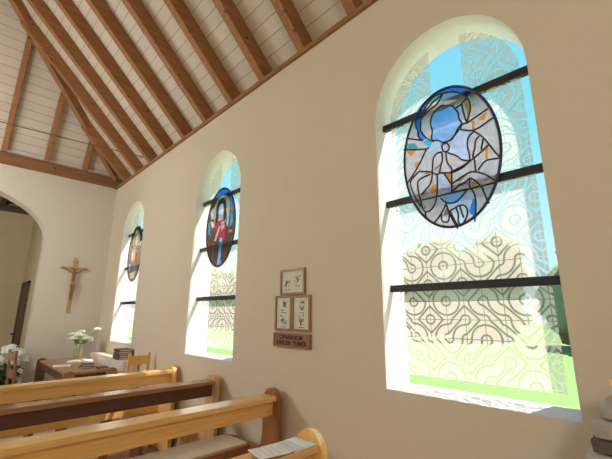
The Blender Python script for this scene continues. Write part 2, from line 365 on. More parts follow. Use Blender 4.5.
EXPO, SKY_S, SUN_S, FILL_S = 0.55, 1.0, 10.0, 49.0
MED_LINES = [
 [(-0.16,0.302),(-0.121,0.385),(-0.087,0.415),(-0.055,0.433),(0.004,0.429),(0.062,0.411),(0.099,0.39),(0.131,0.354),(0.149,0.332)],
 [(-0.16,0.302),(-0.167,0.253),(-0.166,0.223),(-0.132,0.159),(-0.083,0.12)],
 [(-0.192,0.375),(-0.202,0.266),(-0.184,0.237),(-0.19,0.19),(-0.157,0.154)],
 [(0.149,0.332),(0.163,0.286),(0.162,0.24),(0.146,0.196),(0.131,0.162)],
 [(-0.096,0.239),(-0.089,0.294),(-0.057,0.328),(-0.009,0.35),(0.016,0.328),(0.054,0.321),(0.075,0.278),(0.091,0.25),(0.087,0.212),(0.108,0.171),(0.082,0.154),(0.061,0.124),(0.04,0.092),(0.008,0.087),(-0.031,0.091),(-0.049,0.118),(-0.084,0.123),(-0.099,0.143),(-0.084,0.2),(-0.096,0.239)],
 [(0.131,0.162),(0.259,0.204)],
 [(-0.16,0.309),(-0.096,0.353),(-0.042,0.365),(0.004,0.422)],
 [(-0.16,0.309),(-0.109,0.366),(-0.058,0.4),(0.004,0.422)],
 [(0.114,0.301),(0.12,0.238),(0.132,0.168)],
 [(0.114,0.301),(0.145,0.325)],
 [(0.077,0.287),(0.115,0.301)],
 [(0.279,0.137),(0.171,0.094),(0.104,0.13),(0.087,0.14),(0.108,0.171),(0.131,0.162)],
 [(0.087,0.14),(0.061,0.117),(0.02,0.085)],
 [(0.171,0.094),(0.134,0.076),(0.12,0.024),(0.129,-0.036),(0.128,-0.072)],
 [(0.171,0.094),(0.211,0.047),(0.242,-0.013),(0.267,-0.071),(0.294,-0.115)],
 [(0.195,0.054),(0.171,0.037),(0.163,-0.011),(0.147,-0.055)],
 [(0.214,0.028),(0.197,-0.034)],
 [(0.239,-0.018),(0.19,-0.051),(0.094,-0.1),(0.015,-0.114)],
 [(0.294,-0.115),(0.243,-0.107),(0.211,-0.105),(0.166,-0.152)],
 [(0.154,-0.154),(0.155,-0.087),(0.147,-0.055)],
 [(0.008,-0.194),(0.112,-0.148),(0.157,-0.155),(0.218,-0.197),(0.262,-0.246)],
 [(0.261,-0.25),(0.175,-0.25),(0.108,-0.251),(0.003,-0.247),(-0.104,-0.252),(-0.273,-0.249)],
 [(0.117,-0.186),(0.141,-0.199),(0.175,-0.25),(0.186,-0.294),(0.206,-0.361)],
 [(0.117,-0.186),(0.09,-0.204),(0.048,-0.211),(0.003,-0.247)],
 [(0.117,-0.186),(0.108,-0.251),(0.132,-0.269),(0.138,-0.347),(0.119,-0.45)],
 [(0.015,-0.12),(0.003,-0.247)],
 [(-0.061,-0.102),(0.014,-0.123),(0.081,-0.114),(0.131,-0.079)],
 [(-0.035,-0.112),(0.008,-0.2)],
 [(-0.197,-0.052),(-0.11,-0.081),(-0.079,-0.112),(-0.059,-0.099),(-0.052,-0.055),(-0.035,-0.027),(-0.036,0.034)],
 [(-0.079,-0.112),(-0.081,-0.17),(-0.097,-0.278),(-0.132,-0.33),(-0.177,-0.338),(-0.196,-0.299),(-0.206,-0.235)],
 [(-0.109,-0.079),(-0.113,-0.122),(-0.13,-0.164),(-0.194,-0.214)],
 [(-0.124,-0.093),(-0.2,-0.105),(-0.216,-0.128),(-0.214,-0.19),(-0.201,-0.246),(-0.197,-0.286)],
 [(-0.197,-0.052),(-0.264,-0.095),(-0.267,-0.142),(-0.237,-0.225),(-0.204,-0.291)],
 [(-0.185,0.007),(-0.224,-0.044),(-0.298,-0.12)],
 [(-0.137,0.083),(-0.185,0.007)],
 [(-0.302,0.136),(-0.137,0.083),(-0.119,0.091)],
 [(-0.276,0.212),(-0.157,0.154)],
 [(-0.032,0.078),(0.001,0.083),(0.017,0.047),(-0.002,0.017),(-0.032,0.037),(-0.032,0.078)],
 [(-0.036,0.031),(-0.067,0.035),(-0.096,0.011),(-0.103,-0.039),(-0.109,-0.079)],
 [(0.001,0.013),(0.059,-0.026),(0.08,-0.061),(0.127,-0.08)],
 [(-0.011,0.017),(-0.011,-0.054),(0.017,-0.09),(0.015,-0.115)],
 [(-0.037,-0.308),(-0.077,-0.374),(-0.131,-0.42)],
 [(-0.068,-0.267),(-0.037,-0.308),(0.026,-0.318),(0.095,-0.254)],
 [(-0.017,-0.358),(0.065,-0.327),(0.093,-0.385),(0.053,-0.455),(0.02,-0.465),(-0.017,-0.358)],
 [(-0.037,-0.308),(-0.023,-0.377),(0.019,-0.474)],
 [(0.179,-0.257),(0.201,-0.353)],
 [(0.019,-0.345),(0.033,-0.391),(0.023,-0.432),(0.038,-0.459)],
 [(0.044,-0.338),(0.051,-0.383),(0.06,-0.415)],
 [(-0.071,-0.37),(-0.075,-0.416),(-0.031,-0.428),(-0.023,-0.377)],
 [(-0.177,-0.337),(-0.17,-0.384)]]
MED_PIECES = [
 ("glass_blue",[(-0.192,0.375),(-0.159,0.421),(-0.106,0.449),(-0.041,0.467),(0.027,0.458),(0.078,0.438),(0.131,0.4),(0.175,0.352),(0.149,0.332),(0.131,0.354),(0.099,0.39),(0.062,0.411),(0.004,0.429),(-0.055,0.433),(-0.087,0.415),(-0.121,0.385),(-0.157,0.322),(-0.167,0.253),(-0.166,0.223),(-0.132,0.159),(-0.157,0.154),(-0.19,0.19),(-0.184,0.237),(-0.202,0.266)]),
 ("glass_cyan",[(-0.139,0.151),(-0.084,0.12),(-0.068,0.052),(-0.113,0.082),(-0.155,0.132)]),
 ("glass_sky",[(-0.096,0.239),(-0.089,0.294),(-0.057,0.328),(-0.009,0.35),(0.016,0.328),(0.054,0.321),(0.075,0.278),(0.091,0.25),(0.087,0.212),(0.108,0.171),(0.082,0.154),(0.061,0.124),(0.04,0.092),(0.008,0.087),(-0.031,0.091),(-0.049,0.118),(-0.084,0.123),(-0.099,0.143),(-0.084,0.2)]),
 ("glass_cream",[(-0.16,0.309),(-0.109,0.366),(-0.058,0.4),(0.004,0.422),(-0.042,0.365),(-0.096,0.353)]),
 ("glass_amber",[(0.125,0.307),(0.143,0.315),(0.153,0.27),(0.151,0.224),(0.133,0.174),(0.137,0.233)]),
 ("glass_amber",[(0.189,0.166),(0.258,0.191),(0.231,0.14)]),
 ("glass_amber",[(0.16,0.163),(0.177,0.163),(0.171,0.099),(0.158,0.111)]),
 ("glass_amber",[(0.213,-0.018),(0.236,-0.014),(0.225,-0.097),(0.212,-0.099)]),
 ("glass_olive",[(0.121,-0.2),(0.169,-0.255),(0.157,-0.267),(0.111,-0.246)]),
 ("glass_brown",[(0.039,-0.184),(0.112,-0.154),(0.056,-0.195)]),
 ("glass_amber",[(-0.035,-0.112),(0.008,-0.122),(0.002,-0.192)]),
 ("glass_amber",[(-0.163,-0.065),(-0.113,-0.08),(-0.158,-0.09)]),
 ("glass_brown",[(-0.095,-0.061),(-0.042,-0.038),(-0.064,-0.058),(-0.097,-0.081)]),
 ("glass_amber",[(-0.138,-0.188),(-0.103,-0.165),(-0.081,-0.17),(-0.088,-0.214),(-0.115,-0.223),(-0.139,-0.201)]),
 ("glass_amber",[(-0.227,0.013),(-0.189,0.015),(-0.21,-0.041),(-0.223,-0.03)]),
 ("glass_teal",[(-0.287,0.175),(-0.217,0.154),(-0.196,0.121),(-0.206,0.104),(-0.292,0.14)]),
 ("glass_amber",[(-0.286,0.126),(-0.207,0.099),(-0.256,0.07)]),
 ("glass_amber",[(-0.191,-0.283),(-0.165,-0.301),(-0.184,-0.315)]),
 ("glass_brown",[(0.036,-0.259),(0.071,-0.259),(0.045,-0.286)]),
 ("glass_pale",[(-0.017,-0.358),(0.065,-0.327),(0.093,-0.385),(0.053,-0.455),(0.02,-0.465)]),
 ("glass_blue",[(0.118,-0.315),(0.136,-0.322),(0.121,-0.432),(0.101,-0.402),(0.092,-0.385)]),
 ("glass_brown",[(-0.038,-0.325),(-0.023,-0.377),(-0.065,-0.381)]),
 ("glass_pale",[(-0.073,-0.388),(-0.025,-0.401),(-0.031,-0.428),(-0.075,-0.416)]),
 ("glass_sky",[(-0.061,-0.257),(0.003,-0.25),(0.108,-0.253),(0.086,-0.267),(0.026,-0.318),(-0.037,-0.308)]),
 ("glass_haze",[(-0.037,-0.308),(0.026,-0.318),(0.094,-0.26),(0.108,-0.252),(0.132,-0.269),(0.122,-0.307),(0.092,-0.382),(0.065,-0.325),(-0.019,-0.356)]),
 ("glass_haze",[(-0.082,-0.117),(-0.039,-0.113),(0.004,-0.203),(0.0,-0.245),(-0.089,-0.251)]),
 ("glass_haze",[(-0.1,0.119),(-0.049,0.115),(-0.032,0.081),(-0.035,0.041),(-0.09,0.025),(-0.114,0.075)]),
 ("glass_haze",[(0.026,0.081),(0.062,0.117),(0.088,0.137),(0.168,0.094),(0.133,0.077),(0.118,0.024),(0.128,-0.036),(0.125,-0.076),(0.082,-0.057),(0.061,-0.024),(0.003,0.014),(0.018,0.046)])]
# ================================================================== the room
WA, WS, WZS, WZP, WZT = .485, 2.674, 1.058, 2.823, 3.349      # window half width, spacing, sill, spring, crown
C3 = -.874
CX = [C3 - 2 * WS, C3 - WS, C3]                               # window centres, far to near
XE, XB, YF = -7.429, 3.4, -6.0                                # end wall, rear wall, opposite wall
ZW = 3.889
G = .106                                                      # glass plane
TW = .266                                                     # wall thickness

def arch_outline(cx, zb, a=WA, n=20):
    pts = [(cx - a, zb), (cx + a, zb)]
    for i in range(n + 1):
        th = PI * i / n; pts.append((cx + a * math.cos(th), WZP + (WZT - WZP) * (a / WA) * math.sin(th)))
    return pts

def window_wall(name, y_in, sgn, centers):
    """wall in the XZ plane whose room face is at y_in; sgn=+1 if outside is +y"""
    mb = MB(); x0, x1 = XE - .3, XB
    for y, zb in ((y_in, WZS), (y_in + sgn * TW, WZS)):
        outer = [Vector((x0, 0)), Vector((x1, 0)), Vector((x1, ZW + .01)), Vector((x0, ZW + .01))]
        outer = [Vector((p.x, p.y, 0)) for p in outer]
        holes = [[Vector((q[0], q[1], 0)) for q in arch_outline(c, zb)] for c in centers]
        tris = tessellate_polygon([outer] + holes)
        flat = outer + [q for h in holes for q in h]
        mb.add([(q.x, y, q.y) for q in flat], [tuple(t) for t in tris], 0)
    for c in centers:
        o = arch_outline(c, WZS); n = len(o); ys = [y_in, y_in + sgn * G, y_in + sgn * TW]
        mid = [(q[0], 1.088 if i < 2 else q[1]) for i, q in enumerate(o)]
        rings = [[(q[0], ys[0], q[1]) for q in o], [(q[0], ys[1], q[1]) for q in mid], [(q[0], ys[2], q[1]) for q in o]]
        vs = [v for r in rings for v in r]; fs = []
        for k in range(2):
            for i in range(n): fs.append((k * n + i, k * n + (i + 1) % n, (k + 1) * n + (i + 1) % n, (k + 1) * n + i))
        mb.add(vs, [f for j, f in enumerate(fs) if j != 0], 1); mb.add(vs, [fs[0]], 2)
    # top, ends
    a, b = y_in, y_in + sgn * TW
    mb.add([(x0, a, ZW + .01), (x1, a, ZW + .01), (x1, b, ZW + .01), (x0, b, ZW + .01)], [(0, 1, 2, 3)])
    mb.add([(x0, a, 0), (x0, b, 0), (x0, b, ZW + .01), (x0, a, ZW + .01)], [(0, 1, 2, 3)])
    mb.add([(x1, a, 0), (x1, b, 0), (x1, b, ZW + .01), (x1, a, ZW + .01)], [(0, 1, 2, 3)])
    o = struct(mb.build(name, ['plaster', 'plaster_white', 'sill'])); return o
window_wall('wall_right', 0.0, 1, CX)
window_wall('wall_left', YF, -1, CX + [C3 + WS])

# end wall with the basket arch towards the chancel
def end_wall():
    mb = MB(); cy, a, zc, b = -3.0, 2.005, 2.70, .93
    op = [(cy + a, 0), (cy - a, 0)]
    n = 36
    arc = [(cy - a * math.cos(PI * i / n), zc + b * math.sin(PI * i / n) ** .93) for i in range(n + 1)]
    op += arc                       # from far jamb over to near jamb
    outer = [(0.0, 0.0), (0.0, 5.2), (YF, 5.2), (YF, 0.0)]
    # a single outline: wall with a notch (opening reaches the floor)
    outline = [(0.0, 0.0), (0.0, ZW + .08), (YF, ZW + .08), (YF, 0.0), (cy - a, 0.0)] + arc + [(cy + a, 0.0)]
    mb.prism(outline, XE, XE - .30, 'x')
    mb.box(XE - .32, XE - .1, YF - .27, .27, ZW + .08, 5.4)
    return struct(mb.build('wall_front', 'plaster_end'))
end_wall()
mb = MB(); mb.box(XB, XB + .2, YF - .2, .27, 0, 7.2); struct(mb.build('wall_back', 'plaster'))
mb = MB(); mb.box(XE - 2.3, XB + .2, YF - .27, .27, -.2, 0); struct(mb.build('floor', 'floor'))

# roof: two long slopes (45 deg) and a steep hip over the end wall
ZP = 4.13                                                    # boards meet the wall here
S_AP = 3.0 / PLANK_M
def slab(name, pts, mat, nrm):
    mb = MB(); n = len(pts); up = Vector(nrm).normalized() * .12
    vs = [Vector(p) for p in pts] + [Vector(p) + up for p in pts]
    fs = [tuple(range(n)), tuple(range(n, 2 * n))[::-1]] + [(i, (i + 1) % n, n + (i + 1) % n, n + i) for i in range(n)]
    mb.add(vs, fs); return mb.build(name, mat)
e = .27; XL = XE - e / PLANK_M
roof = slab('ceiling', [(XE - e / PLANK_M, e, ZP - e), (XB + .2, e, ZP - e), (XB + .2, -3, ZP + 3), (XE + S_AP, -3, ZP + 3)], 'plank_long', (0, 1, 1)); struct(roof)
r2 = slab('ceiling_far_slope', [(XE - e / PLANK_M, -6 - e, ZP - e), (XB + .2, -6 - e, ZP - e), (XB + .2, -3, ZP + 3), (XE + S_AP, -3, ZP + 3)], 'plank_long', (0, -1, 1)); struct(r2)
r3 = slab('ceiling_end_slope', [(XE - e / PLANK_M, e, ZP - e), (XE - e / PLANK_M, -6 - e, ZP - e), (XE + S_AP, -3, ZP + 3)], 'plank_end', (-1.8, 0, 1)); struct(r3)

# rafters on the near long slope
UO = .245                                                      # vertical depth under the boards
def long_rafter(x, ytop, w=.092):
    mb = MB(); z0 = ZP - .004
    prof = [(-ytop, z0 + ytop), (-ytop, z0 - UO + ytop), (-.02, z0 - UO + .02), (.03, z0 - UO + .015), (.10, z0 - UO + .04), (.10, z0 - .10)]
    mb.prism(prof, -w / 2, w / 2, 'x', bev=.006)
    o = mb.build('rafter', 'rafter_Y', loc=(x, 0, 0)); return struct(o)
for k in range(-8, 9):
    x = -2.13 + .603 * k
    s = x - XE
    if s < .12: continue
    yt = min(2.98, PLANK_M * s - .03)
    long_rafter(x, yt)
# hip rafter
def hip(y_sign=1):
    A = Vector((XE + .10, -.06, 0)); B = Vector((XE + S_AP + .07, -3.0, 0))
    d = (B - A); L = d.length; ang = math.atan2(d.y, d.x)
    mb = MB(); zA = ZP + .04; rise = 3.0 - .06
    mb.prism([(0, zA + .0), (L, zA + rise + .07), (L, zA + rise - .20), (.03, zA - .17), (0, zA - .15)], -.045, .045, 'y', bev=.006)
    return struct(mb.build('hip_rafter', 'rafter_X', loc=(A.x, A.y, 0), rot=(0, 0, ang)))
hip()
# jack rafters on the end slope
def end_rafter(y, w=.075):
    s_top = min(S_AP, -y / PLANK_M) if y > -3 else S_AP
    mb = MB(); z0 = ZP - .01; D = .24
    mb.prism([(s_top, z0 + PLANK_M * s_top), (s_top, z0 + PLANK_M * s_top - D), (.10, z0 + PLANK_M * .1 - D), (.03, z0)], -w / 2, w / 2, 'y', bev=.005)
    return struct(mb.build('rafter', 'rafter_X', loc=(XE, y, 0)))
for y in (-.60, -1.18, -1.76, -2.34, -2.92): end_rafter(y)
# plates
mb = MB(); mb.box(XE, XB, -.03, 0, 3.853, 3.896, bev=.004); struct(mb.build('wall_plate', 'plate'))
mb = MB(); mb.box(XE, XE + .09, -5.99, -.031, 3.872, 4.045, bev=.006); struct(mb.build('end_wall_plate', 'plate_end'))

# chancel behind the arch
XC = -9.30
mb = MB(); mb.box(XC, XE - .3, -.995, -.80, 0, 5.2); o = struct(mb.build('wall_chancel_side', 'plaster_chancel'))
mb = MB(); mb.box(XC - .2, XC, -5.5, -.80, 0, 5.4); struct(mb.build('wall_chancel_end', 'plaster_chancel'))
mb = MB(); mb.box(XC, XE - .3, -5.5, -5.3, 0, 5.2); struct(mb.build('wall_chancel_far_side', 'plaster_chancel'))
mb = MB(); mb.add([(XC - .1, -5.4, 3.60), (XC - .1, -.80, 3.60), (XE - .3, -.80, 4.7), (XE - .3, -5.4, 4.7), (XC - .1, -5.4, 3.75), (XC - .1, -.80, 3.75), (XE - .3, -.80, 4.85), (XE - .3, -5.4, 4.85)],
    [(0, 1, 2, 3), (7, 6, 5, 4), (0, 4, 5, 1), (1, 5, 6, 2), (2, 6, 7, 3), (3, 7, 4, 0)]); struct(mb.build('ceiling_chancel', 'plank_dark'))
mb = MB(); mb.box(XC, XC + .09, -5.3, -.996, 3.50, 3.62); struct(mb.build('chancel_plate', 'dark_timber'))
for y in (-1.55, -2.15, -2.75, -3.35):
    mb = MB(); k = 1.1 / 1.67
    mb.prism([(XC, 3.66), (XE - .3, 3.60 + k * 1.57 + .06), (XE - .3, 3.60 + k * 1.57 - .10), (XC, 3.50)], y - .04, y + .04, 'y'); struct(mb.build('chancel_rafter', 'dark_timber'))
d1 = empty('door_1', (-8.66, -.995, 0)); struct(d1)
mb = MB(); mb.box(-.355, .355, -.02, 0, .01, 2.02, bev=.004); mb.build('door_leaf', 'dark_timber', d1)
mb = MB(); mb.box(-.41, -.36, -.035, 0, 0, 2.07); mb.box(.36, .41, -.035, 0, 0, 2.07); mb.box(-.41, .41, -.035, 0, 2.025, 2.07); mb.build('door_frame', 'dark_timber', d1)
mb = MB(); mb.box(-.30, -.26, -.03, -.02, 1.0, 1.2); mb.tube([(-.28, -.03, 1.11), (-.28, -.085, 1.11), (-.16, -.085, 1.11)], .011, 8); h = mb.build('door_handle', 'black', d1)

# ================================================================== windows
def window(idx, cx, y_glass, etched=True):
    r = empty('window_%d' % idx, (cx, y_glass, 0)); struct(r)
    pts = arch_outline(0, 1.088, WA - .001, 28)
    mb = MB(); mb.add([(q[0], 0.0, q[1]) for q in pts], [tuple(range(len(pts)))], 0)
    if etched:
        mb.build('pane', 'etched', r)
        mb = MB(); mb.prism([(q[0], q[1]) for q in pts], .003, .009, 'y'); mb.build('outer_pane', 'clear', r)
    else: mb.build('pane', 'clear', r)
    for z, a in ((2.831, WA), (2.248, WA), (1.665, WA)):
        b = MB(); b.box(-a, a, -.012, -.001, z - .023, z + .023, bev=.002); b.box(-a, a, .010, .028, z - .018, z + .018)
        for xx in (-.37, -.12, .13, .38): b.lathe([(.006, 0), (.005, .003)], (0, 0, 0), 8) if False else b.box(xx - .006, xx + .006, -.016, -.011, z - .006, z + .006)
        b.build('glazing_bar', 'bar', r)
    return r
for i, c in enumerate(CX): window(i + 1, c, G)
for i, c in enumerate(CX + [C3 + WS]): window(i + 4, c, YF - G, False)

# ================================================================== stained glass medallions
def ellipse(rx, rz, n=64): return [(rx * math.cos(2 * PI * i / n), rz * math.sin(2 * PI * i / n)) for i in range(n)]
def inside(p, poly):
    x, z = p; c = False; n = len(poly); j = n - 1
    for i in range(n):
        xi, zi = poly[i]; xj, zj = poly[j]
        if (zi > z) != (zj > z) and x < (xj - xi) * (z - zi) / (zj - zi) + xi: c = not c
        j = i
    return c
def medallion(cx, lines, pieces, label, base='glass_base', lw=.0052, step=.003):
    RX, RZ = .303, .458
    r = empty('stained_glass_medallion', (cx - .012, .078, 2.466))
    tag(r, label, 'stained glass', 'oval medallions in the windows')
    mb = MB(); mb.prism(ellipse(RX, RZ), 0.0, .004, 'y'); mb.build('glass_panel', 'clear', r)
    mb = MB(); mb.tube([(x, 0, z) for x, z in ellipse(RX, RZ, 72)] + [(RX, 0, 0)], .0085, 8, caps=False); mb.build('rim', 'rim', r)
    # every spot of the oval belongs to the topmost piece of coloured glass there
    cells = [[] for _ in range(len(pieces) + 1)]
    bbs = [(min(q[0] for q in pl), max(q[0] for q in pl), min(q[1] for q in pl), max(q[1] for q in pl)) for _, pl in pieces]
    nz = int(RZ * 2 / step)
    for j in range(nz):
        z0 = -RZ + j * step; zc = z0 + step / 2; hw = RX * math.sqrt(max(0, 1 - (zc / RZ) ** 2)); x = -hw; run = None; x_start = x
        while x < hw + step:
            own = None
            if x < hw:
                own = 0
                for k in range(len(pieces) - 1, -1, -1):
                    bb = bbs[k]
                    if bb[0] <= x <= bb[1] and bb[2] <= zc <= bb[3] and inside((x, zc), pieces[k][1]): own = k + 1; break
            if own != run:
                if run is not None: cells[run].append((j, x_start, min(x, hw)))
                run = own; x_start = x
            x += step
    for k, runs in enumerate(cells):
        if k == 0:
            mb = MB()
            for j, xa, xb in runs: mb.add([(xa, -.0025, -RZ + j * step), (xb, -.0025, -RZ + j * step), (xb, -.0025, -RZ + (j + 1) * step), (xa, -.0025, -RZ + (j + 1) * step)], [(0, 1, 2, 3)])
            mb.build('background_glass', base, r); continue
        left = list(runs)
        while left:
            comp = [left.pop(0)]; i = 0
            while i < len(comp):
                c = comp[i]; i += 1
                near = [q for q in left if abs(q[0] - c[0]) == 1 and q[1] <= c[2] and q[2] >= c[1]]
                comp += near; left = [q for q in left if q not in near]
            if len(comp) < 3: continue
            mb = MB()
            for j, xa, xb in comp: mb.add([(xa, -.0025, -RZ + j * step), (xb, -.0025, -RZ + j * step), (xb, -.0025, -RZ + (j + 1) * step), (xa, -.0025, -RZ + (j + 1) * step)], [(0, 1, 2, 3)])
            mb.build('coloured_piece', pieces[k - 1][0], r)
    mb = MB()
    for l in lines:
        # soften the polyline (Chaikin)
        q = l
        for _ in range(2):
            if len(q) < 3: break
            nq = [q[0]]
            for a, b in zip(q[:-1], q[1:]):
                nq += [(a[0] * .75 + b[0] * .25, a[1] * .75 + b[1] * .25), (a[0] * .25 + b[0] * .75, a[1] * .25 + b[1] * .75)]
            q = nq + [q[-1]]
        mb.tube([(x, -.004, z) for x, z in q], lw, 6)
    mb.build('lead_line', 'lead', r)
    return r
medallion(C3, MED_LINES, MED_PIECES, 'largest oval medallion, pale lavender glass with a blue head shape, nearest window')

def poly_u(pts, k=1.0): return [(x * .303 * k, z * .458 * k) for x, z in pts]
def arcp(cx, cz, rx, rz, a0, a1, n=14): return [(cx + rx * math.cos(math.radians(a0 + (a1 - a0) * i / n)), cz + rz * math.sin(math.radians(a0 + (a1 - a0) * i / n))) for i in range(n + 1)]
P2 = [('glass_blue', arcp(0, 0, .97, .97, 15, 125) + arcp(.02, .0, .72, .74, 118, 18)),
      ('glass_tan', arcp(.05, .40, .62, .42, -60, 240)),
      ('glass_dark', arcp(.02, .44, .36, .30, -10, 190) + [(-.40, .16), (-.22, .12), (-.2, .3), (.2, .3), (.26, .08), (.40, .14)]),
      ('glass_pale', arcp(.02, .40, .2, .20, 0, 360)),
      ('glass_skin', [(-.14, .24), (.16, .24), (.2, .14), (-.2, .14)]),
      ('glass_red', [(-.36, .14), (.30, .16), (.42, -.05), (.46, -.38), (.12, -.42), (-.05, -.22), (-.3, -.30), (-.42, -.1)]),
      ('glass_rose', [(.02, .12), (.30, .14), (.36, -.05), (.1, -.15)]),
      ('glass_skin', [(-.40, -.34), (-.05, .05), (.04, .0), (-.22, -.36)]), ('glass_skin', [(-.74, .22), (-.42, .16), (-.36, .02), (-.62, .02)]),
      ('glass_pale', [(-.80, .48), (-.48, .60), (-.44, .26), (-.70, .26)]), ('glass_teal', [(-.90, .2), (-.72, .2), (-.64, -.2), (-.88, -.1)]), ('glass_haze', [(.42, .26), (.62, .28), (.58, -.06), (.44, -.02)]),
      ('glass_teal', [(.66, .34), (.84, .24), (.90, -.02), (.66, -.1)]), ('glass_amber', [(.62, .42), (.8, .42), (.78, .3), (.62, .3)]), ('glass_amber', [(.62, -.16), (.86, -.16), (.84, -.22), (.64, -.22)]),
      ('glass_sky', [(-.02, -.42), (.22, -.44), (.18, -.95), (-.08, -.97), (-.02, -.7)]),
      ('glass_pale', [(-.02, -.28), (.20, -.30), (.22, -.42), (-.02, -.40)]),
      ('glass_umber', [(-.86, -.36), (-.4, -.34), (-.1, -.42), (-.12, -.94), (-.42, -.86), (-.72, -.64)]),
      ('glass_umber', [(.26, -.46), (.62, -.44), (.80, -.5), (.56, -.78), (.22, -.92)]), ('glass_brown', [(-.5, -.4), (-.36, -.4), (-.34, -.82), (-.46, -.8)])]
L2 = [l + [l[0]] for n, l in P2] + [[(-.9, -.3), (-.4, -.34)], [(-.6, -.38), (-.56, -.76)], [(-.28, -.38), (-.24, -.9)], [(.42, -.45), (.38, -.86)], [(-.42, -.1), (-.9, -.12)], [(.44, -.3), (.92, -.3)]]
medallion(CX[1], [poly_u(l) for l in L2], [(n, poly_u(l)) for n, l in P2], 'dark oval medallion with a crimson robed figure under a blue arc, middle window', 'glass_base2', .0024, .005)
P1 = [('glass_tan', arcp(0.05, .50, .62, .40, -60, 240)), ('glass_dark', arcp(0, 0, .97, .97, 20, 140) + arcp(.02, .1, .66, .78, 135, 25)),
      ('glass_skin', arcp(.1, .50, .24, .22, 0, 360)), ('glass_rose', [(-.62, .2), (-.1, .3), (.3, .22), (.34, -.2), (-.1, -.36), (-.6, -.2)]),
      ('glass_cream', [(-.5, .05), (-.2, .16), (.0, -.2), (-.4, -.3)]), ('glass_amber', [(.2, .0), (.5, -.1), (.46, -.4), (.16, -.3)]),
      ('glass_pale', [(-.8, -.3), (-.4, -.36), (-.3, -.62), (-.62, -.66)]), ('glass_skin', [(-.55, -.68), (.5, -.62), (.34, -.88), (-.3, -.9)]),
      ('glass_rose', [(-.2, -.4), (.5, -.42), (.6, -.58), (-.24, -.6)]), ('glass_olive', [(-.9, .3), (-.6, .4), (-.62, .1), (-.93, .0)]), ('glass_cream', [(.36, .3), (.9, .42), (.92, .3), (.4, .16)])]
L1 = [l + [l[0]] for n, l in P1] + [[(-.93, -.1), (-.6, -.2), (-.8, -.5)], [(.34, -.2), (.95, -.2)], [(-.24, -.4), (-.3, -.9)]]
medallion(CX[0], [poly_u(l) for l in L1], [(n, poly_u(l)) for n, l in P1], 'oval medallion of pink and olive glass in the farthest window by the corner', 'glass_base1', .0024, .005)

# ================================================================== tie cable
mb = MB(); pts = []
for i in range(25):
    t = i / 24; y = -.02 - 5.96 * t; pts.append((-5.89 - .0 * t, y, 4.03 - .25 * (1 - (2 * t - 1) ** 2) * .4))
mb.tube(pts, .007, 6); mb.box(-5.92, -5.86, -.03, 0, 4.0, 4.06)
tag(mb.build('tie_cable', 'cable'), 'thin dark steel cable stretched across below the rafters', 'cable')

# ================================================================== pews
def endpanel(t=.04):
    pts = [(0, 0)]
    r = .095
    pts += [(-r + r * math.cos(math.radians(a)), .845 + r * math.sin(math.radians(a))) for a in range(0, 181, 15)]
    pts += [(-.19, .62), (-.205, .53), (-.24, .494), (-.66, .488), (-.69, .478), (-.70, .45), (-.66, .25), (-.60, .08), (-.62, 0), (-.5, 0), (-.45, .05), (-.15, .05), (-.1, 0)]
    return pts
def make_pew(x, y, L, label, end_m, rail_m, low_m, rz=0.0, cap_m='pew_cap', top_w=(-.168, -.02)):
    r = empty('pew', (x, y, 0), rz); tag(r, label, 'pew', 'wooden pews')
    mb = MB(); mb.prism(endpanel(), -.04, 0, 'y', bev=.004)
    mb.build('end_panel', end_m, r)
    mb = MB(); mb.prism(endpanel(), -L, -L + .04, 'y', bev=.004); mb.build('end_panel', end_m, r)
    mb = MB(); mb.box(top_w[0], top_w[1], -L + .041, -.041, .856, .890, bev=.004); mb.build('top_rail', cap_m, r)
    mb = MB(); mb.box(-.090, -.064, -L + .041, -.041, .752, .8555, bev=.003); mb.build('back_board', rail_m, r)
    mb = MB(); mb.box(-.68, -.37, -L + .041, -.041, .435, .462, bev=.003); mb.build('seat', 'pew_Y', r)
    mb = MB(); mb.box(-.680, -.372, -L + .042, -.0415, .4625, .498, bev=.012); mb.build('seat_cushion', 'cushion', r)
    mb = MB(); mb.box(-.369, -.335, -L + .041, -.041, .415, .489, bev=.004); mb.build('seat_rail', low_m, r)
    for yy in (-.52, -1.2, -L + .6):
        if -yy > L - .2: continue
        mb = MB(); mb.prism([(-.38, 0), (-.38, .43), (-.62, .43), (-.56, 0)], yy - .018, yy + .018, 'y'); mb.build('leg', 'pew_red_Z', r)
    return r
make_pew(-4.06, -.06, 2.9, 'farthest pew, honey wood with dappled sunlight on its top rail', 'pew_Z', 'pew_Y', 'pew_Y')
make_pew(-3.16, -.06, 2.9, 'second pew from the far end, with a dark brown back board', 'pew_lit_Z', 'pew_dark_Y', 'pew_Y', cap_m='cap_brown')
make_pew(-2.26, -.06, 2.9, 'long honey wood pew with reddish end post below the picture frames', 'pew_red_Z', 'pew_Y', 'pew_red_Y')
make_pew(-1.32, -.575, 2.4, 'nearest pew, its rounded end panel standing away from the wall, booklets on top', 'pew_Z', 'pew_Y', 'pew_Y', 0.0)

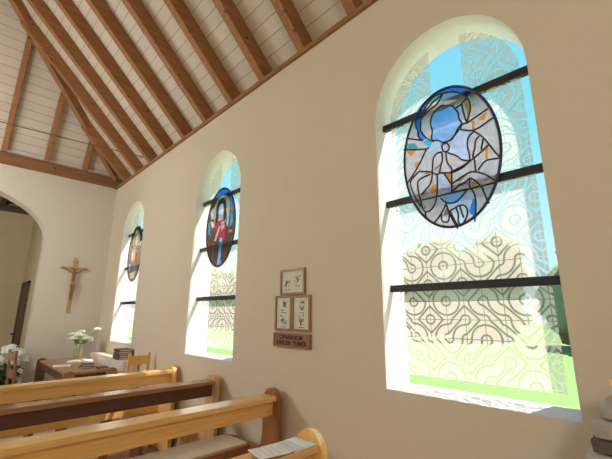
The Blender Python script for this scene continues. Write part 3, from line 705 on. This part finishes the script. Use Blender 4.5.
# ---- booklets on the nearest pew
def booklet(x, y, z, w, l, rz, mat, label, lines=5, cat='booklet', group='booklets on the nearest pew', name='booklet', th=.006):
    r = empty(name, (x, y, z), rz); tag(r, label, cat, group)
    mb = MB(); mb.box(-w / 2, w / 2, -l / 2, l / 2, 0, th, bev=.0015); mb.build('cover', mat, r)
    mb = MB()
    for i in range(lines):
        yy = -l * .38 + l * .76 * i / max(1, lines - 1); ww = w * (.36 if i % 2 else .26)
        mb.box(-ww, ww, yy - .0012, yy + .0012, th + .0002, th + .0009)
    mb.build('printed_lines', 'pale_ink', r); return r
booklet(-1.412, -.705, .8905, .145, .145, .06, 'paper_mint', 'pale mint booklet on the nearest pew, closest to its rounded end')
booklet(-1.408, -.785, .8970, .135, .15, -.10, 'paper_lav', 'pale lavender booklet lying between the other two on the nearest pew', th=.004)
booklet(-1.400, -.870, .9020, .13, .15, -.20, 'paper', 'whitish booklet overlapping its neighbour, farthest from the pew end', th=.004)

# ================================================================== frames on the wall
def frame(x0, x1, z0, z1, label, seed):
    r = empty('picture_frame', ((x0 + x1) / 2, 0, z0)); tag(r, label, 'picture', 'small framed prints')
    w, h, t = (x1 - x0) / 2, z1 - z0, .018
    mb = MB(); mb.prism([(-w, 0), (w, 0), (w, t), (-w, t)], -.018, 0, 'y'); mb.prism([(-w, h - t), (w, h - t), (w, h), (-w, h)], -.018, 0, 'y')
    mb.prism([(-w, t), (-w + t, t), (-w + t, h - t), (-w, h - t)], -.018, 0, 'y'); mb.prism([(w - t, t), (w, t), (w, h - t), (w - t, h - t)], -.018, 0, 'y')
    mb.build('frame', 'frame_w', r)
    mb = MB(); mb.box(-w + t, w - t, -.008, -.0, t, h - t); mb.build('print', 'art_bg', r)
    rd = random.Random(seed); mb = MB(); wide = w * 2 > h
    cs = [(-w * .42, h * .45), (w * .42, h * .58)] if wide else [(0, h * .70), (0, h * .30)]
    for cx, cz in cs:
        mb = MB()
        for k in range(16):
            a = rd.uniform(-.028, .028), rd.uniform(-.028, .030); b = a[0] + rd.uniform(-.022, .022), a[1] + rd.uniform(-.022, .022)
            mb.tube([(cx + a[0], -.009, cz + a[1]), (cx + (a[0] + b[0]) / 2 + .006, -.009, cz + (a[1] + b[1]) / 2), (cx + b[0], -.009, cz + b[1])], .0022, 5)
        mb.box(cx - .03, cx + .03, -.010, -.008, cz - .055, cz - .051); mb.build('drawing', 'dark_ink', r)
    return r
frame(-2.368, -2.072, 1.652, 1.862, 'single framed print on top, landscape format with two drawings', 1)
frame(-2.428, -2.222, 1.367, 1.648, 'lower left framed print, upright, above the wooden plaque', 2)
frame(-2.218, -2.008, 1.367, 1.645, 'lower right framed print, upright, above the wooden plaque', 3)
r = empty('plaque', (-2.219, 0, 1.243)); tag(r, 'reddish wooden plaque with two lines of dark burnt lettering below the frames', 'plaque')
mb = MB(); mb.box(-.212, .212, -.018, .003, 0, .108, bev=.003); mb.build('board', 'plaque_w', r)
mb = MB(); mb.box(-.212, .212, -.024, -.0185, 0, .010); mb.box(-.212, .212, -.024, -.0185, .099, .108); mb.box(-.212, -.203, -.024, -.0185, .010, .099); mb.box(.203, .212, -.024, -.0185, .010, .099); mb.build('moulding', 'frame_w', r)
for txt, z, xs in (('GPHARDEUM', .060, .27), ('KINDER TEIMER', .018, .35)):
    cu = bpy.data.curves.new('lettering', 'FONT'); cu.body = txt; cu.size = .046; cu.align_x = 'CENTER'; cu.extrude = .001; cu.offset = .0010; cu.resolution_u = 3
    tmp = bpy.data.objects.new('tmp', cu); me = tmp.to_mesh(); m2 = MB(); k = xs / max(1e-6, max(v.co.x for v in me.vertices) - min(v.co.x for v in me.vertices))
    m2.add([(v.co.x * k, -.0195 - v.co.z, z + v.co.y) for v in me.vertices], [list(f.vertices) for f in me.polygons])
    tmp.to_mesh_clear(); bpy.data.objects.remove(tmp); m2.build('lettering', 'letters', r)

# ================================================================== crucifix
r = empty('crucifix', (XE, -.517, 1.50)); tag(r, 'wooden crucifix with a carved figure hanging on the end wall', 'crucifix')
mb = MB(); mb.box(-.003, .022, -.022, .022, 0, .95, bev=.003); mb.build('upright', 'cross_wood', r)
mb = MB(); mb.box(.0225, .040, -.205, .205, .742, .782, bev=.003); mb.build('crossbar', 'cross_wood', r)
mb = MB(); mb.box(.0225, .028, -.035, .035, .86, .895); mb.build('title_board', 'cross_wood', r)
def skin(name, nodes, edges, root, mat, parent, sub=2):
    me = bpy.data.meshes.new(name); me.from_pydata([n[0] for n in nodes], edges, []); me.materials.append(M[mat])
    o = bpy.data.objects.new(name, me); COL.objects.link(o); o.parent = parent
    md = o.modifiers.new('skin', 'SKIN'); me.skin_vertices.new() if not me.skin_vertices else None
    for i, n in enumerate(nodes):
        sv = me.skin_vertices[0].data[i]; sv.radius = (n[1], n[2] if len(n) > 2 else n[1]); sv.use_root = (i == root)
    s = o.modifiers.new('sub', 'SUBSURF'); s.levels = sub; s.render_levels = sub
    return o
X0 = .058
nodes = [((X0, .0, .505), .026, .022), ((X0 + .006, 0, .56), .020, .018), ((X0 + .008, 0, .63), .030, .020), ((X0 + .006, 0, .685), .022, .017), ((X0 + .012, -.004, .715), .011), ((X0 + .020, -.012, .745), .020, .022), ((X0 + .020, -.016, .775), .017, .018),
         ((X0, .045, .69), .013), ((X0 - .004, .115, .728), .009), ((X0 - .008, .182, .765), .006), ((X0 - .008, .197, .772), .007),
         ((X0, -.045, .69), .013), ((X0 - .004, -.115, .728), .009), ((X0 - .008, -.182, .765), .006), ((X0 - .008, -.197, .772), .007),
         ((X0 + .004, .018, .47), .019), ((X0 + .028, .016, .36), .014), ((X0 + .004, .010, .24), .010), ((X0 + .016, .006, .205), .009),
         ((X0 + .004, -.018, .47), .019), ((X0 + .026, -.012, .35), .014), ((X0 + .010, -.006, .235), .010), ((X0 + .022, -.004, .20), .009)]
edges = [(0, 1), (1, 2), (2, 3), (3, 4), (4, 5), (5, 6), (3, 7), (7, 8), (8, 9), (9, 10), (3, 11), (11, 12), (12, 13), (13, 14), (0, 15), (15, 16), (16, 17), (17, 18), (0, 19), (19, 20), (20, 21), (21, 22)]
co = skin('carved_figure', nodes, edges, 0, 'corpus', r)
mb = MB(); mb.blob((X0 + .004, 0, .50), .034, 2, .3, 3, 0, 2, (.9, 1.15, .9)); mb.tube([(X0 + .02, .03, .5), (X0 + .028, .04, .45), (X0 + .02, .036, .42)], [.012, .01, .004]); mb.build('loincloth', 'cross_wood', co)

# ================================================================== table group
TZ = .80
r = empty('table', (-6.12, -.605, 0)); tag(r, 'brown wooden table with rounded leg tops, papers and a flower vase on it', 'table')
mb = MB(); mb.box(-.86, .85, -.265, .29, TZ - .03, TZ, bev=.004); mb.build('tabletop', 'table_X', r)
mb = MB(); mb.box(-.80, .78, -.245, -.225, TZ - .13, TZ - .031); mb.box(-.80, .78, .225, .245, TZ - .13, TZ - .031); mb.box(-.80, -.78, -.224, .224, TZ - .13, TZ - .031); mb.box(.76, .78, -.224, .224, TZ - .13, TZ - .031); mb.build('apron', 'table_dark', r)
for sx, sy in ((-1, -1), (1, -1), (-1, 1), (1, 1)):
    pr = [(-.055, 0), (.055, 0), (.062, TZ - .02)] + [(.062 * math.cos(math.radians(a)), TZ - .02 + .045 * math.sin(math.radians(a))) for a in range(15, 180, 15)] + [(-.062, TZ - .02)]
    mb = MB(); x = (.851 if sx > 0 else -.861)
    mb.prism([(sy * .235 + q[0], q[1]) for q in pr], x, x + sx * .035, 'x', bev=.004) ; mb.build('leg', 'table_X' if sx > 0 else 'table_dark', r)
booklet(-6.02, -.77, TZ + .001, .20, .20, 1.35, 'paper', 'white open leaflet at the left end of the table', 4, 'leaflet', None, 'leaflet')
r = empty('open_book', (-6.38, -.47, TZ + .001), 1.3); tag(r, 'open white book lying in front of the flower vase', 'book')
for s in (-1, 1):
    mb = MB(); pr = [(0, 0), (s * .16, 0), (s * .16, .008), (s * .10, .02), (s * .03, .022), (0, .010)]
    mb.prism(pr if s > 0 else pr[::-1], -.11, .11, 'y'); mb.build('page_block', 'paper', r)
def closed_book(x, y, z, w, l, h, rz, cover, label, group, name='book'):
    r = empty(name, (x, y, z), rz); tag(r, label, 'book', group)
    mb = MB(); mb.box(-w / 2, w / 2, -l / 2, l / 2, 0, .004); mb.box(-w / 2, w / 2, -l / 2, l / 2, h - .004, h); mb.box(-w / 2, -w / 2 + .005, -l / 2, l / 2, .004, h - .004)
    mb.build('cover', cover, r)
    mb = MB(); mb.box(-w / 2 + .0055, w / 2 - .006, -l / 2 + .005, l / 2 - .005, .0045, h - .0045); mb.build('page_block', 'page', r); return r
closed_book(-5.66, -.56, TZ + .001, .15, .22, .022, 1.2, 'book', 'dark closed book lying flat near the table front, lower of two', 'books on the table')
closed_book(-5.65, -.55, TZ + .0235, .14, .21, .020, 1.35, 'book2', 'brown closed book on top of the dark one on the table', 'books on the table')
closed_book(-5.42, -.43, TZ + .001, .12, .17, .020, 1.5, 'book', 'dark book lying at the right rear corner of the table', 'books on the table')

# vase
r = empty('flower_vase', (-6.86, -.395, TZ + .001)); tag(r, 'glass vase of white blossoms on the far end of the table', 'vase')
t = NT('vase_glass'); tr = t.n('ShaderNodeBsdfTransparent'); tr.inputs[0].default_value = (.86, .92, .80, 1); gl = t.n('ShaderNodeBsdfGlossy'); gl.inputs['Roughness'].default_value = .08; df = t.n('ShaderNodeBsdfDiffuse'); df.inputs[0].default_value = (.7, .72, .5, 1)
M['vase'] = t.done(t.mixsh(.3, t.mixsh(.15, tr.outputs[0], gl.outputs[0]), df.outputs[0]))
mb = MB(); mb.lathe([(.05, 0), (.062, .02), (.066, .10), (.062, .17), (.070, .22), (.064, .222), (.056, .17), (.060, .10), (.055, .02)], n=28, caps=False); mb.lathe([(.052, .0), (.054, .008)], n=28); mb.build('glass_body', 'vase', r)
rd = random.Random(4)
heads = []
st = MB(); fl = MB(); lf = MB()
for k in range(20):
    a = rd.uniform(0, 2 * PI); rr = rd.uniform(.03, .19); h = rd.uniform(.30, .42) - rr * .25
    p = (rr * math.cos(a), rr * math.sin(a), h); heads.append(p)
    st.tube([(.02 * math.cos(a + 2), .02 * math.sin(a + 2), .02), (.03 * math.cos(a), .03 * math.sin(a), .2), p], .0028, 5)
heads.append((.10, .20, .44)); st.tube([(0, 0, .02), (.03, .06, .22), (.10, .20, .44)], .0028, 5)
for i, p in enumerate(heads):
    for j in range(6):
        a = j * PI / 3 + i; q = (p[0] + .03 * math.cos(a), p[1] + .03 * math.sin(a), p[2] + .006)
        fl.blob(q, .034, 1, .2, 3, 0, i + j, (1, 1, .6))
    fl.blob((p[0], p[1], p[2] + .012), .022, 1, .2, 3, 0, i)
for k in range(10):
    a = rd.uniform(0, 2 * PI); b = Vector((.05 * math.cos(a), .05 * math.sin(a), .20)); t2 = Vector((.10 * math.cos(a), .10 * math.sin(a), .28)); s_ = Vector((-math.sin(a), math.cos(a), 0)) * .022
    m_ = (b + t2) / 2 + Vector((0, 0, .012)); lf.add([b, m_ + s_, t2, m_ - s_, m_ - Vector((0, 0, .004))], [(0, 1, 4), (1, 2, 4), (2, 3, 4), (3, 0, 4)], 0, True)
st.build('stem', 'stem', r); fl.build('blossom', 'petal_g', r); lf.build('leaves', 'stem', r)

# low cabinet under the far window with a stack of books
r = empty('cabinet', (-6.05, -.012, 0)); tag(r, 'low cream cabinet against the wall below the farthest window', 'cabinet')
mb = MB(); mb.box(-.86, .72, -.20, 0, .0, .845, bev=.003); mb.build('body', 'cab', r)
mb = MB(); mb.box(-.88, .735, -.215, 0, .846, .872, bev=.003); mb.build('top', 'cab_top', r)
for k in range(3):
    mb = MB(); x = -.84 + k * .518; mb.box(x, x + .50, -.212, -.2005, .06, .83, bev=.002); d = mb.build('door', 'cab', r)
    mb = MB(); mb.blob((x + .45, -.222, .5), .012, 1, 0); mb.build('knob', 'brass', d)
lab = ['bottom book of the dark stack on the cabinet', 'second book up in the stack on the cabinet', 'third book up in the stack on the cabinet', 'fourth book up in the stack on the cabinet', 'topmost book of the dark stack on the cabinet']
z = .8725
for i in range(5):
    h = .027; closed_book(-5.68 + .006 * math.sin(i * 2.3), -.118, z, .17, .24, h, PI / 2 + .08 * math.sin(i * 1.7), 'book' if i % 2 == 0 else 'book2', lab[i], 'books stacked on the cabinet'); z += h + .0005

# ================================================================== chairs
def make_chair(loc, rz, label, mat, h=1.0, w=.38, dp=.39):
    """back along local Y at x=0, seat towards -X"""
    r = empty('chair', loc, rz); tag(r, label, 'chair')
    for s in (-1, 1):
        mb = MB(); mb.prism([(0, 0), (.028, 0), (.035, .45), (.07, h), (.042, h + .003), (.005, .45)], s * w / 2 - .016, s * w / 2 + .016, 'y', bev=.004); mb.build('back_post', mat, r)
        mb = MB(); mb.prism([(-dp, 0), (-dp + .03, 0), (-dp + .035, .43), (-dp - .005, .43)], s * w / 2 - .016, s * w / 2 + .016, 'y', bev=.003); mb.build('leg', mat, r)
    mb = MB(); mb.box(-dp - .02, .0, -w / 2 - .01, w / 2 + .01, .431, .455, bev=.006); mb.build('seat', mat, r)
    zs = [h - .14, h - .36]
    for z0 in zs:
        x = .03 + (z0 + .05 - .45) / (h - .45) * .03
        mb = MB(); n = 8; top = [(-w / 2 + .0165 + (w - .033) * i / n, z0 + .10 + .012 * math.sin(PI * i / n)) for i in range(n + 1)]
        mb.prism([(-w / 2 + .0165, z0), (w / 2 - .0165, z0)] + top[::-1], x - .008, x + .010, 'x'); mb.build('slat', mat, r)
    return r
make_chair((-4.875, -.20, 0), .0, 'light wooden chair with slatted back between the far pew and the book stack', 'pew_Z', 1.02, .23, .30)
make_chair((-6.56, -1.205, 0), PI / 2 * -1 + .085, 'reddish brown chair seen edge-on in front of the white flowers', 'chair_red', 1.0, .38, .31)

# ================================================================== potted hydrangea in the archway
r = empty('potted_hydrangea', (-7.12, -1.29, 0)); tag(r, 'potted plant with big white flower heads beside the archway', 'plant')
mb = MB(); mb.lathe([(.12, 0), (.125, .02), (.17, .42), (.185, .44), (.185, .48), (.165, .48), (.15, .44)], n=28); mb.build('pot', 'pot', r)
rd = random.Random(11); st = MB(); lf = MB()
HP = [(x, y, z + .05, q * 1.0) for x, y, z, q in [(0.05, .16, .86, .085), (.02, .02, .90, .095), (-.02, -.16, .88, .10), (.12, -.08, .78, .095), (.14, .10, .76, .08), (-.12, .08, .92, .08), (-.1, -.30, .84, .09), (.1, -.28, .72, .09), (.02, .25, .76, .07)]]
for k in range(130):
    a = rd.uniform(0, 2 * PI); R1 = rd.uniform(.03, .14); R2 = rd.uniform(.14, .30); z0 = rd.uniform(.46, .72)
    b = Vector((R1 * math.cos(a), R1 * math.sin(a), z0)); t2 = Vector((R2 * math.cos(a), R2 * math.sin(a), z0 + rd.uniform(-.06, .08))); s_ = Vector((-math.sin(a), math.cos(a), rd.uniform(-.3, .3))) * rd.uniform(.035, .055)
    m_ = (b + t2) / 2 + Vector((0, 0, .03)); lf.add([b, m_ + s_, t2, m_ - s_, m_ - Vector((0, 0, .012))], [(0, 1, 4), (1, 2, 4), (2, 3, 4), (3, 0, 4)], 0, True)
for i, (x, y, z, q) in enumerate(HP):
    st.tube([(x * .2, y * .2, .45), (x * .6, y * .6, .62), (x, y, z)], .006, 6)
st.build('stem', 'stem', r); lf.build('leaves', 'leaf', r)
for i, (x, y, z, q) in enumerate(HP):
    fl = MB(); fl.blob((x, y, z), q * .8, 2, .1, 3, 0, i, (1, 1, .75))
    for k in range(90):
        d = Vector((rd.gauss(0, 1), rd.gauss(0, 1), rd.gauss(.2, 1))).normalized(); c = Vector((x, y, z)) + Vector((d.x * q, d.y * q, d.z * q * .8))
        a = d.orthogonal().normalized(); b = d.cross(a); s = .014
        fl.add([c + a * s, c + b * s + d * .004, c - a * s, c - b * s + d * .004, c - d * .004], [(0, 1, 4), (1, 2, 4), (2, 3, 4), (3, 0, 4)])
    fl.build('flower_head', 'petal', r)

# ================================================================== stone pillar with candle
def stone_mat(name, a, b):
    t = NT(name); v = t.coord(); f = t.noise(v, 9, 6, .7); f2 = t.noise(v, 45, 5, .7)
    vo = t.n('ShaderNodeTexVoronoi'); t.link(v, vo.inputs['Vector']); vo.inputs['Scale'].default_value = 30
    c = t.mix(t.math('MULTIPLY_ADD', f2, .5, t.math('MULTIPLY', f, .5)), a, b)
    c = t.mix(t.math('MULTIPLY', t.math('LESS_THAN', vo.outputs['Distance'], .14), .5), c, tuple(x * .3 for x in a))
    return t.done(t.bsdf(c, .9, t.bump(t.math('ADD', f, f2), .8, .02), Specular_IOR_Level=.2))
M['stone_a'] = stone_mat('grey_limestone', (.34, .31, .27), (.66, .61, .54)); M['stone_b'] = stone_mat('dark_basalt', (.08, .06, .05), (.24, .19, .155)); M['stone_c'] = stone_mat('pale_limestone', (.38, .35, .34), (.68, .65, .64))
r = empty('stone_pillar', (-.065, -.30, 0)); tag(r, 'pillar of rough stacked grey and brown stones at the right edge', 'pillar')
zz = [(0, .24), (.24, .46), (.46, .66), (.66, .84), (.84, .955), (.955, 1.060), (1.060, 1.108), (1.108, 1.166), (1.166, 1.214)]
xl = [-.24, -.26, -.25, -.27, -.27, -.252, -.234, -.220, -.196]
mt = ['stone_a', 'stone_c', 'stone_b', 'stone_a', 'stone_c', 'stone_c', 'stone_b', 'stone_a', 'stone_a']
def stone(x0, x1, y0, y1, z0, z1, seed):
    bm = bmesh.new(); bmesh.ops.create_cube(bm, size=1)
    bmesh.ops.subdivide_edges(bm, edges=bm.edges[:], cuts=7, use_grid_fill=True)
    sx, sy, sz = x1 - x0, y1 - y0, z1 - z0
    for v in bm.verts:
        p = Vector((v.co.x * sx, v.co.y * sy, v.co.z * sz)); rr = min(.011, sz * .3)
        q = Vector((max(-sx / 2 + rr, min(sx / 2 - rr, p.x)), max(-sy / 2 + rr, min(sy / 2 - rr, p.y)), max(-sz / 2 + rr, min(sz / 2 - rr, p.z))))
        d = p - q
        if d.length > 1e-6: p = q + d.normalized() * rr
        nn = noise.noise(p * 9 + Vector((seed * 5., 0, 0))) * .006 + noise.noise(p * 30 + Vector((seed, 3, 0))) * .004
        p = p + Vector((nn, nn * .7, nn * .15)); v.co = p + Vector(((x0 + x1) / 2, (y0 + y1) / 2, (z0 + z1) / 2))
    return bm
for i, ((a, b), x, m_) in enumerate(zip(zz, xl, mt)):
    mb = MB(); mb.bm(stone(x, .36 + .02 * math.sin(i * 2), -.12 - .01 * math.sin(i * 3), .15, a + .001, b - .001, i), 0, True); mb.build('stone', m_, r)
r = empty('candle_cup', (-.185, -.34, 1.2165)); tag(r, 'orange glass candle cup standing on the stone pillar', 'candle')
mb = MB(); mb.lathe([(.026, 0), (.034, .004), (.040, .05), (.044, .072), (.041, .072), (.036, .05), (.030, .008)], n=24, caps=False); mb.lathe([(.026, 0), (.030, .006)], n=24); mb.build('glass_cup', 'amber_cup', r)
mb = MB(); mb.lathe([(.029, .008), (.035, .045)], n=20); mb.build('wax', 'wax', r)
mb = MB(); mb.tube([(0, 0, .045), (.001, 0, .058)], .0015, 5); mb.build('wick', 'black', r)

# ================================================================== added fill lamps, out of view, to brighten the room
def add_fill_lamp(x, y, z, label, mat='globe'):
    r = empty('fill_lamp', (x, y, z)); tag(r, label, 'lamp', 'added fill lamps out of view')
    mb = MB(); mb.blob((0, 0, 0), FILL_R, 3, 0); mb.build('globe', mat, r)
    mb = MB(); top = ZP + min(-y, 6 + y) - z; mb.tube([(0, 0, FILL_R), (0, 0, top - .02)], .006, 6); mb.build('cord', 'black', r)
    mb = MB(); mb.lathe([(.05, FILL_R - .01), (.05, FILL_R + .04), (.01, FILL_R + .06)], n=16); mb.build('cap', 'brass', r)
    return r
FILL_R = .20
M['globe'] = glow('fill_globe_white', (1.0, .98, .95), FILL_S)
M['globe_warm'] = glow('fill_globe_warm', (1.0, .88, .70), FILL_S * 1.05)
add_fill_lamp(-5.5, -3.0, 2.9, 'added white fill globe out of view, nearest the chancel arch')
add_fill_lamp(-5.0, -4.7, 2.9, 'added white fill globe out of view, towards the opposite wall')
add_fill_lamp(1.3, -3.5, 2.8, 'added warm fill globe out of view, near the back of the nave', 'globe_warm')

# ================================================================== outdoors
mb = MB(); mb.add([(-60, .27, -.12), (60, .27, -.12), (60, 90, -.12), (-60, 90, -.12), (-60, .27, -.3), (60, .27, -.3), (60, 90, -.3), (-60, 90, -.3)], [(0, 1, 2, 3), (7, 6, 5, 4), (0, 4, 5, 1), (1, 5, 6, 2), (2, 6, 7, 3), (3, 7, 4, 0)])
tag(mb.build('lawn', 'grass'), 'bright green lawn outside the windows', 'grass', kind='structure')
mb = MB(); mb.add([(-60, -90, -.12), (60, -90, -.12), (60, -6.27, -.12), (-60, -6.27, -.12)], [(0, 1, 2, 3)]); struct(mb.build('lawn_far_side', 'grass'))
mb = MB(); mb.box(-40, 10, .27, 2.4, -.119, -.10); struct(mb.build('added_bounce_strip', 'bounce_gravel'))  # added gravel-coloured strip, cuts the lawn's green bounce onto the reveals
def tree(loc, s, seed, mat, label):
    s = s * 1.12
    r = empty('tree', loc); tag(r, label, 'tree', 'trees beyond the lawn')
    rd = random.Random(seed); mb = MB()
    for k in range(15):
        a = rd.uniform(0, 2 * PI); q = rd.uniform(0, 1.35) * s
        mb.blob((q * math.cos(a), q * math.sin(a), (.8 + rd.uniform(0, 3.0)) * s), rd.uniform(.8, 1.3) * s, 3, .55, 2.6, 0, seed + k)
    mb.build('crown', mat, r)
    mb = MB(); mb.tube([(0, 0, 0), (.05 * s, 0, 1.2 * s), (0, 0, 2.6 * s)], [.18 * s, .14 * s, .06 * s], 10); mb.build('trunk', 'bark', r); return r
TL = [('foliage', 'leafy green tree beyond the lawn, seen through the windows'), ('foliage2', 'pale green tree beyond the lawn, seen through the windows')]
protos = [tree((-22, 21, -.12), 1.5, 3, 'foliage', TL[0][1]), tree((-9, 23, -.12), 1.35, 9, 'foliage2', TL[1][1])]
for i, (x, y) in enumerate(((-15.5, 29), (-2, 21), (5.5, 23), (13, 22), (-31, 24), (-40, 23), (-49, 24), (-58, 23), (-24, 36))):
    dup(protos[i % 2], (x, y, -.12), i * 1.3)

# ================================================================== light, sky, camera
w = bpy.data.worlds.new('sky'); SC.world = w; w.use_nodes = True; nt = w.node_tree; nt.nodes.clear()
tc = nt.nodes.new('ShaderNodeTexCoord'); sep = nt.nodes.new('ShaderNodeSeparateXYZ'); nt.links.new(tc.outputs['Generated'], sep.inputs[0])
sky = nt.nodes.new('ShaderNodeValToRGB'); nt.links.new(sep.outputs[2], sky.inputs[0]); el = sky.color_ramp.elements
for p_, c_ in ((0.0, (.58, .74, .78)), (.16, (.46, .74, .80)), (.42, (.20, .62, .70)), (1.0, (.14, .42, .72))):
    e_ = el[0] if p_ == 0 else (el[len(el) - 1] if p_ == 1.0 else el.new(p_)); e_.position = p_; e_.color = c_ + (1,)
bg = nt.nodes.new('ShaderNodeBackground'); bg.inputs[1].default_value = SKY_S; out = nt.nodes.new('ShaderNodeOutputWorld')
nt.links.new(sky.outputs[0], bg.inputs[0]); nt.links.new(bg.outputs[0], out.inputs[0])
ld = bpy.data.lights.new('sun', 'SUN'); ld.energy = SUN_S; ld.angle = math.radians(.6); ld.color = (1, .90, .74)
lo = bpy.data.objects.new('sun', ld); COL.objects.link(lo); d = Vector((-.76, -1, -2.55)); lo.rotation_euler = d.to_track_quat('-Z', 'Y').to_euler(); lo.location = (4, 8, 12)

cd = bpy.data.cameras.new('camera'); cd.sensor_width = 36; cd.sensor_fit = 'HORIZONTAL'; cd.lens = 21.276; cd.clip_start = .02; cd.clip_end = 300
cam = bpy.data.objects.new('camera', cd); COL.objects.link(cam)
Rv, Uv, Fv = Vector((0.69518494, 0.71881732, 0.00442124)), Vector((0.16061019, -0.16131908, 0.97374561)), Vector((-0.70065845, 0.67622319, 0.22759598))
cam.matrix_world = Matrix(((Rv.x, Uv.x, -Fv.x, 0), (Rv.y, Uv.y, -Fv.y, -2.0), (Rv.z, Uv.z, -Fv.z, 1.5), (0, 0, 0, 1)))
SC.camera = cam
SC.view_settings.view_transform = 'Standard'; SC.view_settings.look = 'None'; SC.view_settings.gamma = 1; SC.view_settings.use_curve_mapping = False
SC.view_settings.exposure = EXPO
SC.cycles.use_denoising = True
SC.cycles.max_bounces = 12; SC.cycles.diffuse_bounces = 6; SC.cycles.transparent_max_bounces = 16; SC.cycles.transmission_bounces = 8
SC.cycles.sample_clamp_indirect = 6; SC.cycles.caustics_reflective = False; SC.cycles.caustics_refractive = False
